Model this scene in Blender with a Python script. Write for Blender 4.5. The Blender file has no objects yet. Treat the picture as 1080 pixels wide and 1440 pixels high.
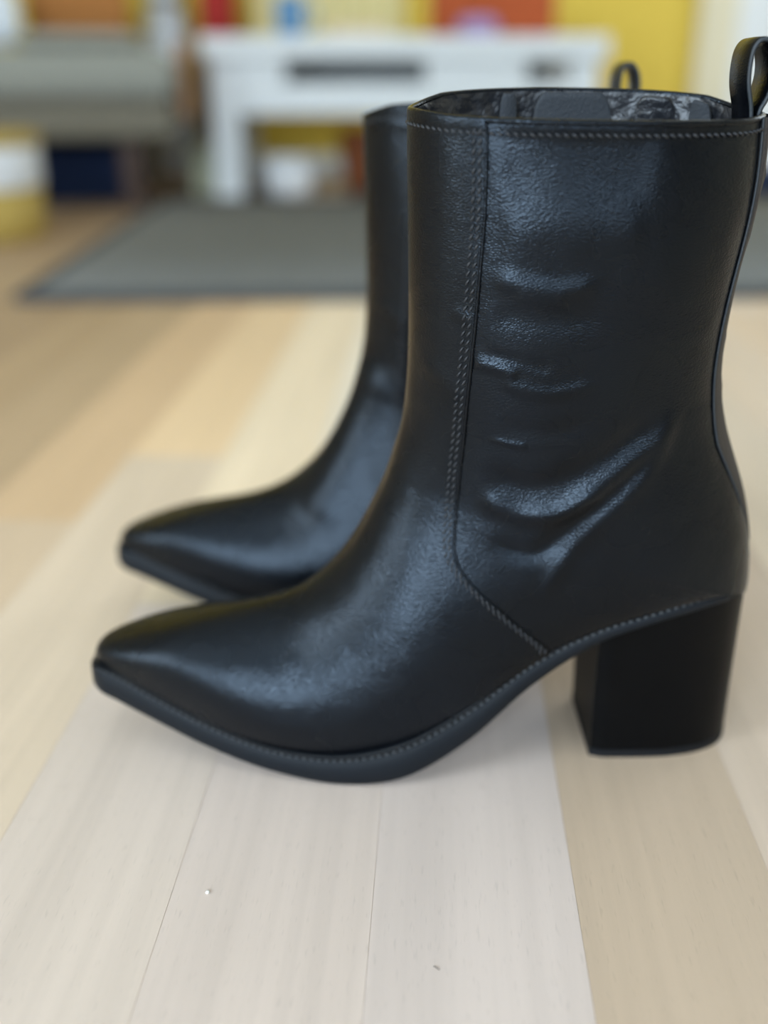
import bpy, bmesh, math, random
import numpy as np
from mathutils import Vector
random.seed(7)
SC = bpy.context.scene
COL = SC.collection
# ------------------------------------------------------------------ camera
CAM_H, PITCH, FPX = 0.293, math.radians(23.0), 1440.0
cam_data = bpy.data.cameras.new('camera')
cam_data.sensor_fit = 'VERTICAL'; cam_data.sensor_height = 36.0; cam_data.lens = 36.0 * FPX / 1440.0
cam_data.clip_start = 0.02
cam_data.dof.use_dof = True
cam_data.dof.focus_distance = 0.392
cam_data.dof.aperture_fstop = 2.6
cam = bpy.data.objects.new('camera', cam_data); COL.objects.link(cam)
cam.location = (0, 0, CAM_H); cam.rotation_euler = (math.pi / 2 - PITCH, 0, 0)
SC.camera = cam
# ------------------------------------------------------------------ light
w = bpy.data.worlds.new('world'); SC.world = w; w.use_nodes = True
w.node_tree.nodes['Background'].inputs[0].default_value = (0.72, 0.86, 1.0, 1)
w.node_tree.nodes['Background'].inputs[1].default_value = 0.25
def area(name, loc, rot, sx, sy, power, color):
    l = bpy.data.lights.new(name, 'AREA'); l.shape = 'RECTANGLE'; l.size = sx; l.size_y = sy
    l.energy = power; l.color = color
    o = bpy.data.objects.new(name, l); COL.objects.link(o); o.location = loc; o.rotation_euler = rot
    return o
area('window_daylight', (-1.02, -2.12, 1.04), (math.radians(90), 0, 0), 1.4, 0.9, 92, (0.68, 0.84, 1.0))
area('left_window_daylight', (-2.24, -0.92, 1.25), (math.radians(90), 0, math.radians(-90)), 0.95, 1.0, 48, (0.72, 0.86, 1.0))
area('added_sheen_light', (0.70, -2.12, 1.04), (math.radians(90), 0, 0), 0.75, 0.9, 16, (0.68, 0.84, 1.0))  # unseen light added to put a sheen on the boot shaft
area('added_background_fill', (2.34, 2.35, 1.2), (math.radians(90), 0, math.radians(90)), 1.3, 1.4, 24, (0.78, 0.89, 1.0))  # added fill without a window, brightens the table and back wall
SC.view_settings.view_transform = 'Standard'; SC.view_settings.look = 'None'
SC.view_settings.gamma = 1.0; SC.view_settings.use_curve_mapping = False
SC.view_settings.exposure = 0.0

# ------------------------------------------------------------------ helpers
def unY(px, py, Y):
    """point of the vertical plane y=Y seen at photo pixel (px, py)"""
    a = (px - 540) / FPX; b = (py - 720) / FPX; c, s = math.cos(PITCH), math.sin(PITCH)
    t = Y / (c - b * s)
    return (a * t, CAM_H + (-s - b * c) * t)
def lin(r, g, b):
    f = lambda v: (v / 255) / 12.92 if v / 255 < 0.04045 else ((v / 255 + 0.055) / 1.055) ** 2.4
    return (f(r), f(g), f(b), 1)
def mat(name, base, rough=0.5, spec=0.5, bump=None, metal=0.0, mottle=0.0, mscale=8.0, sheen=0.0):
    m = bpy.data.materials.new(name); m.use_nodes = True
    nt = m.node_tree; p = nt.nodes['Principled BSDF']
    p.inputs['Base Color'].default_value = base if len(base) == 4 else (*base, 1)
    p.inputs['Roughness'].default_value = rough
    p.inputs['Specular IOR Level'].default_value = spec
    p.inputs['Metallic'].default_value = metal
    if sheen: p.inputs['Sheen Weight'].default_value = sheen
    tc = nt.nodes.new('ShaderNodeTexCoord')
    if mottle:
        n = nt.nodes.new('ShaderNodeTexNoise'); n.inputs['Scale'].default_value = mscale; n.inputs['Detail'].default_value = 5
        nt.links.new(tc.outputs['Object'], n.inputs['Vector'])
        mr = nt.nodes.new('ShaderNodeMapRange'); mr.inputs['To Min'].default_value = 1 - mottle; mr.inputs['To Max'].default_value = 1 + mottle
        nt.links.new(n.outputs['Fac'], mr.inputs['Value'])
        mx = nt.nodes.new('ShaderNodeVectorMath'); mx.operation = 'SCALE'
        mx.inputs[0].default_value = p.inputs['Base Color'].default_value[:3]
        nt.links.new(mr.outputs['Result'], mx.inputs['Scale']); nt.links.new(mx.outputs['Vector'], p.inputs['Base Color'])
    if bump:
        sc, dist = bump
        n = nt.nodes.new('ShaderNodeTexNoise'); n.inputs['Scale'].default_value = sc; n.inputs['Detail'].default_value = 3
        nt.links.new(tc.outputs['Object'], n.inputs['Vector'])
        b = nt.nodes.new('ShaderNodeBump'); b.inputs['Distance'].default_value = dist; b.inputs['Strength'].default_value = 1
        nt.links.new(n.outputs['Fac'], b.inputs['Height']); nt.links.new(b.outputs['Normal'], p.inputs['Normal'])
    return m
def leather_mat(name, base, rough, grain):
    m = bpy.data.materials.new(name); m.use_nodes = True
    nt = m.node_tree; N = nt.nodes; L = nt.links; p = N['Principled BSDF']
    p.inputs['Base Color'].default_value = (*base, 1); p.inputs['Specular IOR Level'].default_value = 0.31; p.inputs['Specular Tint'].default_value = (0.72, 0.85, 1.0, 1)
    tc = N.new('ShaderNodeTexCoord')
    mp = N.new('ShaderNodeMapping'); mp.inputs['Rotation'].default_value = (0, 0.6, 0); mp.inputs['Scale'].default_value = (1, 1, 1.7)
    L.new(tc.outputs['Object'], mp.inputs['Vector'])
    v = N.new('ShaderNodeTexVoronoi'); v.inputs['Scale'].default_value = 950
    n1 = N.new('ShaderNodeTexNoise'); n1.inputs['Scale'].default_value = 700; n1.inputs['Detail'].default_value = 2
    n2 = N.new('ShaderNodeTexNoise'); n2.inputs['Scale'].default_value = 34; n2.inputs['Detail'].default_value = 2.5
    for n in (v, n1): L.new(mp.outputs['Vector'], n.inputs['Vector'])
    L.new(tc.outputs['Object'], n2.inputs['Vector'])
    a = N.new('ShaderNodeMath'); a.operation = 'ADD'; L.new(v.outputs['Distance'], a.inputs[0]); L.new(n1.outputs['Fac'], a.inputs[1])
    b1 = N.new('ShaderNodeBump'); b1.inputs['Distance'].default_value = grain; L.new(a.outputs[0], b1.inputs['Height'])
    b2 = N.new('ShaderNodeBump'); b2.inputs['Distance'].default_value = 0.0014; b2.inputs['Strength'].default_value = 0.8
    L.new(n2.outputs['Fac'], b2.inputs['Height']); L.new(b1.outputs['Normal'], b2.inputs['Normal'])
    L.new(b2.outputs['Normal'], p.inputs['Normal'])
    mr = N.new('ShaderNodeMapRange'); mr.inputs['To Min'].default_value = rough - 0.08; mr.inputs['To Max'].default_value = rough + 0.1
    L.new(n2.outputs['Fac'], mr.inputs['Value']); L.new(mr.outputs['Result'], p.inputs['Roughness'])
    return m
def obj(name, verts, faces, m, parent=None, smooth=True, loc=None):
    me = bpy.data.meshes.new(name)
    me.from_pydata([tuple(map(float, v)) for v in verts], [], faces); me.update()
    if smooth: me.polygons.foreach_set('use_smooth', [True] * len(me.polygons))
    me.materials.append(m)
    o = bpy.data.objects.new(name, me); COL.objects.link(o)
    if parent: o.parent = parent
    if loc: o.location = loc
    return o
def bmobj(name, bm, m, parent=None, smooth=False, loc=None, rotz=0):
    me = bpy.data.meshes.new(name); bm.normal_update(); bm.to_mesh(me); bm.free()
    if smooth: me.polygons.foreach_set('use_smooth', [True] * len(me.polygons))
    me.materials.append(m)
    o = bpy.data.objects.new(name, me); COL.objects.link(o)
    if parent: o.parent = parent
    if loc: o.location = loc
    o.rotation_euler.z = rotz
    return o
def boxbm(bm, x0, x1, y0, y1, z0, z1, bev=0.0, seg=2):
    b = bmesh.new()
    bmesh.ops.create_cube(b, size=1)
    for v in b.verts:
        v.co = ((x0 + x1) / 2 + v.co.x * (x1 - x0), (y0 + y1) / 2 + v.co.y * (y1 - y0), (z0 + z1) / 2 + v.co.z * (z1 - z0))
    if bev: bmesh.ops.bevel(b, geom=b.edges[:], offset=bev, segments=seg, affect='EDGES', profile=0.5)
    me = bpy.data.meshes.new('tmp'); b.to_mesh(me); b.free(); bm.from_mesh(me); bpy.data.meshes.remove(me)
    return bm
def box(name, x0, x1, y0, y1, z0, z1, m, parent=None, bev=0.004, seg=2):
    return bmobj(name, boxbm(bmesh.new(), x0, x1, y0, y1, z0, z1, bev, seg), m, parent)
def lathe(name, prof, m, parent=None, loc=None, n=28, caps=True):
    vs, fs = [], []
    for r, z in prof:
        for k in range(n): vs.append((r * math.cos(2 * math.pi * k / n), r * math.sin(2 * math.pi * k / n), z))
    for i in range(len(prof) - 1):
        for k in range(n):
            k2 = (k + 1) % n; fs.append((i * n + k, i * n + k2, (i + 1) * n + k2, (i + 1) * n + k))
    if caps: fs.append(tuple(range(n - 1, -1, -1))); fs.append(tuple((len(prof) - 1) * n + k for k in range(n)))
    return obj(name, vs, fs, m, parent, True, loc)
def pillow(name, sx, sy, sz, m, parent=None, loc=None, rot=(0, 0, 0), ex=0.35):
    bm = bmesh.new(); bmesh.ops.create_uvsphere(bm, u_segments=40, v_segments=20, radius=1)
    for v in bm.verts:
        f = lambda c: math.copysign(abs(c) ** ex, c)
        x, y = f(v.co.x), f(v.co.y)
        r = max(abs(x), abs(y), 1e-6)
        v.co = (x * sx, y * sy, math.copysign(abs(v.co.z) ** 0.75, v.co.z) * sz)
    o = bmobj(name, bm, m, parent, True, loc); o.rotation_euler = rot
    return o
def empty(name, loc, label, cat, group=None):
    o = bpy.data.objects.new(name, None); COL.objects.link(o); o.location = loc; o.empty_display_size = 0.02
    return tag(o, label, cat, group)
def tag(o, label, cat, group=None, kind=None):
    o['label'] = label; o['category'] = cat
    if group: o['group'] = group
    if kind: o['kind'] = kind
    return o
def struct(o): o['kind'] = 'structure'; return o

# ------------------------------------------------------------------ materials
M = {}
M['leather'] = leather_mat('black_leather', (0.0012, 0.0015, 0.0026), 0.26, 0.00010)
M['strip_leather'] = mat('nubuck', (0.036, 0.029, 0.024), 0.7, 0.35, (900, 0.0004))
M['edge'] = mat('cut_leather_edge', (0.020, 0.025, 0.030), 0.55, 0.5, (700, 0.0002))
M['thread'] = mat('black_thread', (0.018, 0.020, 0.024), 0.5, 0.5)
M['welt_thread'] = mat('welt_thread', (0.06, 0.066, 0.072), 0.5, 0.5)
M['lining'] = mat('satin_lining', (0.010, 0.011, 0.014), 0.38, 0.6, (130, 0.002))
M['guard'] = mat('grey_suede', (0.03, 0.034, 0.04), 0.75, 0.4, (800, 0.0004))
M['rubber'] = mat('rubber_sole', (0.0055, 0.008, 0.0115), 0.55, 0.22, (500, 0.0001))
M['welt'] = mat('welt_leather', (0.0055, 0.0072, 0.0095), 0.42, 0.28, (600, 0.0002))
M['heel'] = mat('stacked_heel', (0.0022, 0.0024, 0.0028), 0.42, 0.09, (400, 0.0001), 0, 0.25, 60)
M['heel_tip'] = mat('heel_rubber', (0.007, 0.008, 0.010), 0.6, 0.22, (700, 0.0002))
M['metal'] = mat('dark_metal', (0.25, 0.25, 0.26), 0.35, 0.5, None, 1.0)

# ------------------------------------------------------------------ room shell
XL, XR, YB, YF, ZC = -2.3, 2.4, 3.55, -2.2, 2.45
M['yellow_wall'] = mat('yellow_wall', lin(226, 196, 84), 0.85, 0.3, (220, 0.0006), 0, 0.03, 3)
M['white_paint'] = mat('white_paint', (0.78, 0.80, 0.80), 0.6, 0.4, (200, 0.0003), 0, 0.02, 4)
M['cream_paint'] = mat('cream_paint', lin(226, 216, 186), 0.6, 0.4, (200, 0.0003))
M['room_wall'] = mat('room_wall', lin(214, 204, 182), 0.9, 0.2, (220, 0.0006), 0, 0.03, 3)
M['front_wall'] = mat('front_wall', lin(132, 128, 122), 0.9, 0.2, (220, 0.0006), 0, 0.03, 3)
M['subfloor'] = mat('subfloor', lin(120, 100, 80), 0.9, 0.2)
def slab(name, x0, x1, y0, y1, z0, z1, m): return struct(box(name, x0, x1, y0, y1, z0, z1, m, None, 0))
floor = slab('floor', XL, XR, YF, YB, -0.06, -0.009, M['subfloor'])
slab('ceiling', XL, XR, YF, YB, ZC, ZC + 0.1, M['white_paint'])
slab('wall_back', XL, XR, YB, YB + 0.1, -0.06, ZC + 0.1, M['yellow_wall'])
slab('wall_left', XL - 0.1, XL, YF, YB, -0.06, ZC + 0.1, M['room_wall'])
slab('wall_right', XR, XR + 0.1, YF, YB, -0.06, ZC + 0.1, M['room_wall'])
# wall behind the camera with its window opening, plus a second one added for the sheen light
bm = bmesh.new()
WZ0, WZ1 = 0.54, 1.54
OPEN = [(-1.77, -0.27), (0.27, 1.13)]
for a in ((XL, OPEN[0][0], -0.06, ZC + 0.1), (OPEN[0][1], OPEN[1][0], -0.06, ZC + 0.1), (OPEN[1][1], XR, -0.06, ZC + 0.1),
          (OPEN[0][0], OPEN[0][1], -0.06, WZ0), (OPEN[0][0], OPEN[0][1], WZ1, ZC + 0.1), (OPEN[1][0], OPEN[1][1], -0.06, WZ0), (OPEN[1][0], OPEN[1][1], WZ1, ZC + 0.1)):
    boxbm(bm, a[0], a[1], YF - 0.1, YF, a[2], a[3])
struct(bmobj('wall_front', bm, M['front_wall']))
for n_, (x0, x1) in enumerate(OPEN):
    bm = bmesh.new()
    for a in ((x0, x0 + 0.05, WZ0, WZ1), (x1 - 0.05, x1, WZ0, WZ1), (x0, x1, WZ0, WZ0 + 0.05), (x0, x1, WZ1 - 0.05, WZ1)):
        boxbm(bm, a[0], a[1], YF - 0.09, YF - 0.03, a[2], a[3])
    struct(bmobj('window_%d' % (n_ + 1), bm, M['white_paint']))  # the second frame belongs to the added opening
# baseboard along the yellow wall, door trim and white door at the right
struct(box('baseboard_back', -1.2, 0.96, YB - 0.016, YB, 0, 0.06, M['white_paint'], None, 0.003))
struct(box('trim_1', 0.98, 1.10, YB - 0.03, YB, 0, 2.1, M['cream_paint'], None, 0.004))
dr = struct(box('door_1', 1.10, 1.95, YB - 0.022, YB, 0, 2.05, M['white_paint'], None, 0.003))
for z0, z1 in ((0.12, 0.9), (1.05, 1.9)):
    bm = bmesh.new()
    for a in ((1.22, 1.24, z0, z1), (1.81, 1.83, z0, z1), (1.22, 1.83, z0, z0 + 0.02), (1.22, 1.83, z1 - 0.02, z1)):
        boxbm(bm, a[0], a[1], YB - 0.03, YB - 0.02, a[2], a[3], 0.003, 1)
    bmobj('door_moulding', bm, M['white_paint'], dr)

# ------------------------------------------------------------------ beech planks
def wood_floor():
    m = bpy.data.materials.new('beech_plank'); m.use_nodes = True
    nt = m.node_tree; N = nt.nodes; L = nt.links; p = N['Principled BSDF']
    tc = N.new('ShaderNodeTexCoord'); oi = N.new('ShaderNodeObjectInfo')
    off = N.new('ShaderNodeVectorMath'); off.operation = 'SCALE'; off.inputs[0].default_value = (7.3, 13.1, 3.7)
    L.new(oi.outputs['Random'], off.inputs['Scale'])
    add = N.new('ShaderNodeVectorMath'); L.new(tc.outputs['Object'], add.inputs[0]); L.new(off.outputs['Vector'], add.inputs[1])
    def stretched(sx, sy, detail, scale=1.0):
        mp = N.new('ShaderNodeMapping'); mp.inputs['Scale'].default_value = (sx, sy, 1)
        L.new(add.outputs['Vector'], mp.inputs['Vector'])
        n = N.new('ShaderNodeTexNoise'); n.inputs['Scale'].default_value = scale; n.inputs['Detail'].default_value = detail
        L.new(mp.outputs['Vector'], n.inputs['Vector']); return n
    broad = stretched(26, 2.2, 3); streak = stretched(190, 4, 4); fleck = stretched(900, 130, 1)
    def ramp(src, lo, hi, a, b):
        mr = N.new('ShaderNodeMapRange'); mr.inputs['From Min'].default_value = lo; mr.inputs['From Max'].default_value = hi
        mr.inputs['To Min'].default_value = a; mr.inputs['To Max'].default_value = b
        L.new(src.outputs['Fac'], mr.inputs['Value']); return mr.outputs['Result']
    def mul(a, b):
        q = N.new('ShaderNodeMath'); q.operation = 'MULTIPLY'; L.new(a, q.inputs[0]); L.new(b, q.inputs[1]); return q.outputs[0]
    f = mul(mul(ramp(broad, 0.3, 0.7, 0.93, 1.05), ramp(streak, 0.3, 0.7, 0.955, 1.03)), ramp(fleck, 0.62, 0.8, 1.0, 0.90))
    hs = N.new('ShaderNodeVectorMath'); hs.operation = 'SCALE'; L.new(oi.outputs['Color'], hs.inputs[0]); L.new(f, hs.inputs['Scale'])
    L.new(hs.outputs['Vector'], p.inputs['Base Color'])
    p.inputs['Roughness'].default_value = 0.5; p.inputs['Specular IOR Level'].default_value = 0.35
    b = N.new('ShaderNodeBump'); b.inputs['Distance'].default_value = 0.00025; b.inputs['Strength'].default_value = 0.5
    L.new(streak.outputs['Fac'], b.inputs['Height']); L.new(b.outputs['Normal'], p.inputs['Normal'])
    return m
M['plank'] = wood_floor()
PLANK_W, PYAW = 0.0786, math.radians(-3.0)
def plank_mesh(length, w_, bev):
    x, y = w_ / 2, length / 2
    vs = [(-x, -y, -0.008), (x, -y, -0.008), (x, y, -0.008), (-x, y, -0.008),
          (-x, -y, -bev), (x, -y, -bev), (x, y, -bev), (-x, y, -bev),
          (-x + bev, -y + bev, 0), (x - bev, -y + bev, 0), (x - bev, y - bev, 0), (-x + bev, y - bev, 0)]
    fs = [(3, 2, 1, 0), (8, 9, 10, 11)]
    for i in range(4):
        j = (i + 1) % 4; fs += [(i, j, 4 + j, 4 + i), (4 + i, 4 + j, 8 + j, 8 + i)]
    me = bpy.data.meshes.new('plank'); me.from_pydata(vs, [], fs); me.update(); me.materials.append(M['plank']); return me
PL = 0.98
pmesh = plank_mesh(PL - 0.0001, PLANK_W - 0.00008, 0.00012)
TONES = [lin(226, 204, 180), lin(229, 208, 186), lin(220, 196, 168), lin(227, 201, 172), lin(223, 204, 182)]
# strip index -> tone by stagger row; light falloff and right-hand shade mixed into plank colours
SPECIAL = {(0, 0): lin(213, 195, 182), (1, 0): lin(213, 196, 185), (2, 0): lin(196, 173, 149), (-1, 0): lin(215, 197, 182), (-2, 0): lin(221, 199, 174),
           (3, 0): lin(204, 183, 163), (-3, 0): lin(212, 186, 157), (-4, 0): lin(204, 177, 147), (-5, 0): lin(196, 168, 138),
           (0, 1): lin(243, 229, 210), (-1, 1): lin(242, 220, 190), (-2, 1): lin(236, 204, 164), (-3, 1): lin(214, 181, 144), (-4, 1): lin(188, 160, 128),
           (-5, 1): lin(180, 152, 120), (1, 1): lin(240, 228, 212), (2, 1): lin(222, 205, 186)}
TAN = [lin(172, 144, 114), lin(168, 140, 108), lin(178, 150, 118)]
ca, sa = math.cos(PYAW), math.sin(PYAW)
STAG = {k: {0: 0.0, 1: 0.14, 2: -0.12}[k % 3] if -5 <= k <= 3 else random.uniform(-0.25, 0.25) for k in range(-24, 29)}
for k in range(-24, 29):
    for r in range(-3, 4):
        v = -0.0989 + (k + 0.5) * PLANK_W
        yc = 0.17 + r * PL + STAG[k]
        X, Y = v * ca - yc * sa, v * sa + yc * ca
        if not (XL + 0.06 < X < XR - 0.06 and YF + 0.50 < Y < YB - 0.40): continue
        o = bpy.data.objects.new('plank', pmesh); COL.objects.link(o); o.parent = floor
        o.location = (X, Y, 0); o.rotation_euler.z = PYAW
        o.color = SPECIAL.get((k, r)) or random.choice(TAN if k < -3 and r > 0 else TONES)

# ------------------------------------------------------------------ boot: surface of the upper
YC = 0.418
X0 = 0.03
def loc2(px, py, y): # photo pixel -> boot-local (x, z) on the plane y (local)
    x, z = unY(px, py, YC + y); return (x - X0, z)
# T pixel, B pixel, wm, wf, sm, n ; B on the mid plane when wf = 0
ST = [
 ((576, 154), (1068, 160), .0392, 0, .50, 2.25),
 ((576, 240), (1061, 240), .0408, 0, .50, 2.25),
 ((577, 320), (1042, 320), .0412, 0, .50, 2.25),
 ((578, 405), (1019, 405), .0406, 0, .50, 2.25),
 ((578, 480), (1009, 480), .0392, 0, .50, 2.15),
 ((576, 525), (1010, 545), .0380, 0, .50, 2.08),
 ((573, 560), (1021, 610), .0362, 0, .51, 2.0),
 ((570, 582), (1037, 665), .0356, 0, .52, 2.0),
 ((566, 602), (1049, 720), .0352, 0, .54, 2.0),
 ((561, 622), (1053, 775), .0350, 0, .56, 2.0),
 ((555, 645), (1050, 826), .0350, .0005, .58, 2.0),
 ((549, 664), (1043, 832), .0350, .0150, .58, 2.0),
 ((542, 683), (1025, 838), .0350, .0220, .58, 2.0),
 ((533, 702), (990, 848), .0350, .0270, .58, 2.0),
 ((522, 724), (920, 867), .0352, .0298, .58, 2.0),
 ((508, 749), (840, 891), .0358, .0305, .58, 2.0),
 ((488, 777), (750, 934), .0372, .0315, .60, 1.95),
 ((458, 806), (660, 998), .0395, .0352, .64, 1.85),
 ((420, 832), (570, 1046), .0415, .0380, .70, 1.72),
 ((370, 851), (480, 1065), .0412, .0380, .72, 1.72),
 ((310, 863), (385, 1056), .0368, .0340, .70, 1.95),
 ((250, 875), (295, 1023), .0285, .0265, .64, 2.5),
 ((195, 889), (215, 983), .0198, .0182, .60, 3.1),
 ((158, 901), (165, 955), .0128, .0115, .58, 3.3),
 ((144, 907), (147, 945), .0082, .0072, .58, 3.3),
 ((139, 912), (141, 938), .0045, .0038, .58, 3.0),
]
NS = len(ST)
TAB = np.array([[*loc2(*t, 0), *loc2(*b, -wf), wm, wf, sm, n] for t, b, wm, wf, sm, n in ST])
def U(i): return i / (NS - 1)
def stations_raw(u):
    u = np.clip(np.asarray(u, float), 0, 1) * (NS - 1)
    i = np.clip(np.floor(u).astype(int), 0, NS - 2); f = (u - i)[..., None]
    p0, p1, p2, p3 = (TAB[np.clip(i + k, 0, NS - 1)] for k in (-1, 0, 1, 2))
    m1, m2 = (p2 - p0) / 2, (p3 - p1) / 2
    d = p2 - p1  # monotone limiter keeps widths from overshooting
    m1 = np.where(np.sign(m1) == np.sign(d), np.sign(d) * np.minimum(abs(m1), 3 * abs(d)), 0 * m1)
    m2 = np.where(np.sign(m2) == np.sign(d), np.sign(d) * np.minimum(abs(m2), 3 * abs(d)), 0 * m2)
    f2, f3 = f * f, f * f * f
    return (2 * f3 - 3 * f2 + 1) * p1 + (f3 - 2 * f2 + f) * m1 + (-2 * f3 + 3 * f2) * p2 + (f3 - f2) * m2
_US = np.linspace(0, 1, 1201); _D = stations_raw(_US)
_k = np.exp(-.5 * (np.arange(-70, 71) / 23.0) ** 2); _k /= _k.sum()
def _sm(c):
    p = np.concatenate([2 * c[0] - c[70:0:-1], c, 2 * c[-1] - c[-2:-72:-1]]); return np.convolve(p, _k, 'valid')
_D = np.stack([_sm(_D[:, k]) for k in range(8)], 1)
_D[:, 5] = np.clip(_D[:, 5], 0, _D[:, 4]); _r = np.clip((_US * (NS - 1) - 9.2) / 1.4, 0, 1); _D[:, 5] *= _r * _r * (3 - 2 * _r)
def stations(u):
    u = np.clip(np.asarray(u, float), 0, 1); return np.stack([np.interp(u, _US, _D[:, k]) for k in range(8)], -1)
def centre(x): return np.interp(x, [-.18, -.1, -.02, .05, .11], [.004, .001, -.001, .002, .0035])
_le = np.convolve(np.pad(np.interp(_US * (NS - 1), [0, 3, 6, 8.5, 10, 11, 12.5, 14, 25], [2.6, 2.5, 2.2, 2.25, 2.5, 2.3, 2.1, 2, 2]), 70, mode='edge'), _k, 'valid')
def lower_exp(u): return np.interp(u, _US, _le)
def base(u, phi):
    """point of the upper; phi 0 = front/top ridge, +pi = rear/bottom on the lateral (-y) side, negative = medial"""
    u, phi = np.broadcast_arrays(np.asarray(u, float), np.asarray(phi, float))
    S = stations(u); Tx, Tz, Bx, Bz, wm, wf, sm, n = (S[..., k] for k in range(8))
    a = abs(phi); sg = np.where(phi < 0, 1.0, -1.0)
    c, s_ = np.cos(a), np.sin(np.clip(a, 0, math.pi))
    up = a < math.pi / 2
    e = 2 / n
    s1 = sm * (1 - abs(c) ** e); y1 = wm * s_ ** e
    el = 2 / lower_exp(u)
    s2 = sm + (1 - sm) * abs(c) ** el; y2 = wf + (wm - wf) * s_ ** el
    s = np.where(up, s1, s2); y = np.where(up, y1, y2) * sg
    x = Tx + (Bx - Tx) * s; z = Tz + (Bz - Tz) * s
    tilt = np.clip(1 - u / U(4), 0, 1) ** 1.5
    z = z + tilt * np.where(y > 0, 0.0075, 0.0030) * (y / 0.042) * np.clip(np.sin(a) * 1.6, 0, 1)
    return np.stack([x, y + centre(x), z], -1)
def normal(u, phi):
    e = 1e-3
    du = base(np.clip(u + e, 0, 1), phi) - base(np.clip(u - e, 0, 1), phi)
    dp = base(u, phi + e) - base(u, phi - e)
    n = np.cross(dp, du); n /= np.maximum(np.linalg.norm(n, axis=-1, keepdims=True), 1e-12)
    P = base(u, phi); S = stations(u)
    c = np.stack([(S[..., 0] + S[..., 2]) / 2, 0 * S[..., 0], (S[..., 1] + S[..., 3]) / 2], -1)
    flip = np.sign(np.sum(n * (P - c), -1, keepdims=True)); flip[flip == 0] = 1
    return n * flip
# wrinkles: polylines in photo pixels on the near side, width (m), height (m), which side (-1 lateral, 1 medial, 0 both)
def pl(pts, y=-.036):
    A = np.array([loc2(px, py, y) for px, py in pts]); t = np.linspace(0, len(A) - 1, 5 * (len(A) - 1) + 1)
    i = np.clip(np.floor(t).astype(int), 0, len(A) - 2); f = (t - i)[:, None]; g = lambda k: A[np.clip(i + k, 0, len(A) - 1)]
    return .5 * (2 * g(0) + (g(1) - g(-1)) * f + (2 * g(-1) - 5 * g(0) + 4 * g(1) - g(2)) * f ** 2 + (3 * g(0) - g(-1) - 3 * g(1) + g(2)) * f ** 3)
WR = [
 (pl([(672, 704), (705, 722), (740, 732), (780, 728), (820, 708), (850, 687)]), .0044, .0014, 0),
 (pl([(720, 726), (780, 728), (820, 708), (875, 668), (925, 628), (972, 575)]), .0040, .0012, 0),
 (pl([(758, 850), (790, 800), (830, 750), (880, 705), (925, 655), (960, 600)]), .0036, .0011, 0),
 (pl([(690, 765), (750, 785), (800, 752), (860, 705), (930, 640)]), .0042, -.0014, 0),
 (pl([(675, 668), (750, 690), (840, 655), (930, 590)]), .0052, -.0015, 0),
 (pl([(690, 392), (740, 402), (790, 408), (840, 398)]), .0036, .0012, -1),
 (pl([(720, 416), (770, 422), (800, 420)]), .0028, .0006, -1),
 (pl([(690, 440), (760, 450), (850, 445)]), .0050, -.0008, -1),
 (pl([(666, 511), (695, 518), (730, 528)]), .0021, .0009, -1),
 (pl([(700, 535), (735, 548), (780, 552), (840, 540)]), .0024, .0007, -1),
 (pl([(675, 497), (720, 505), (780, 520)]), .0024, -.0006, -1),
 (pl([(690, 622), (715, 627), (745, 631)]), .0013, .0005, -1),
 (pl([(700, 600), (760, 610), (830, 600)]), .0040, -.0006, -1),
 (pl([(640, 440), (655, 450), (668, 455)]), .0020, .0005, -1),
 (pl([(600, 520), (630, 545), (655, 570)]), .0040, .0006, 0),
 (pl([(405, 1005), (430, 965), (455, 925)]), .0040, .0002, 0),
 (pl([(612, 640), (590, 690), (555, 770), (510, 850), (460, 925)]), .0110, .0028, 1),
 (pl([(375, 1005), (395, 965), (415, 935)]), .0034, .0002, 0),
 (pl([(445, 1005), (465, 955), (490, 915)]), .0050, .0003, 0),
 (pl([(690, 171), (760, 176), (860, 180), (960, 176), (1030, 172)], -.042), .0034, .0012, 0),
 (pl([(580, 160), (690, 165), (860, 169), (1040, 164)], -.042), .0011, -.0006, 0),
 (pl([(585, 166), (640, 168), (690, 171)], -.02), .0025, .0004, 0),
 (pl([(700, 260), (800, 240), (930, 250)], -.042), .0130, -.0008, -1),
 (pl([(700, 330), (800, 325), (920, 320)], -.042), .0110, .0008, -1),
]
_rng = np.random.RandomState(3)
_waves = [(_rng.uniform(25, 70, 3) * _rng.choice([-1, 1], 3), _rng.uniform(0, 6.28), _rng.uniform(.00010, .00022)) for _ in range(9)]
def displace(P):
    q = P[..., [0, 2]]; d = np.zeros(P.shape[:-1])
    for pts, sig, h, side in WR:
        m = np.full(P.shape[:-1], 1e9); end = np.zeros(P.shape[:-1])
        L = np.cumsum([0] + [np.linalg.norm(b - a) for a, b in zip(pts, pts[1:])])
        for i in range(len(pts) - 1):
            a, b = pts[i], pts[i + 1]; ab = b - a
            t = np.clip(((q - a) @ ab) / (ab @ ab), 0, 1)
            dd = np.linalg.norm(q - (a + t[..., None] * ab), axis=-1)
            end = np.where(dd < m, (L[i] + t * (L[i + 1] - L[i])) / L[-1], end); m = np.minimum(m, dd)
        tap = np.clip(np.minimum(end, 1 - end) * 6 + .04, 0, 1); tap = tap * tap * (3 - 2 * tap)
        g = h * np.exp(-(m / sig) ** 2) * tap
        if side: g = g * np.clip(P[..., 1] * side * 200, 0, 1)
        else: g = g * np.clip(abs(P[..., 1]) * 120, 0, 1)
        d += g
    for k, ph, a in _waves: d += a * np.sin(P @ k + ph)
    return d
def surf(u, phi, off=0.0, disp=True):
    P = base(u, phi); n = normal(u, phi)
    d = (displace(P) if disp else 0) + off
    return P + n * np.asarray(d)[..., None]
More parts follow.
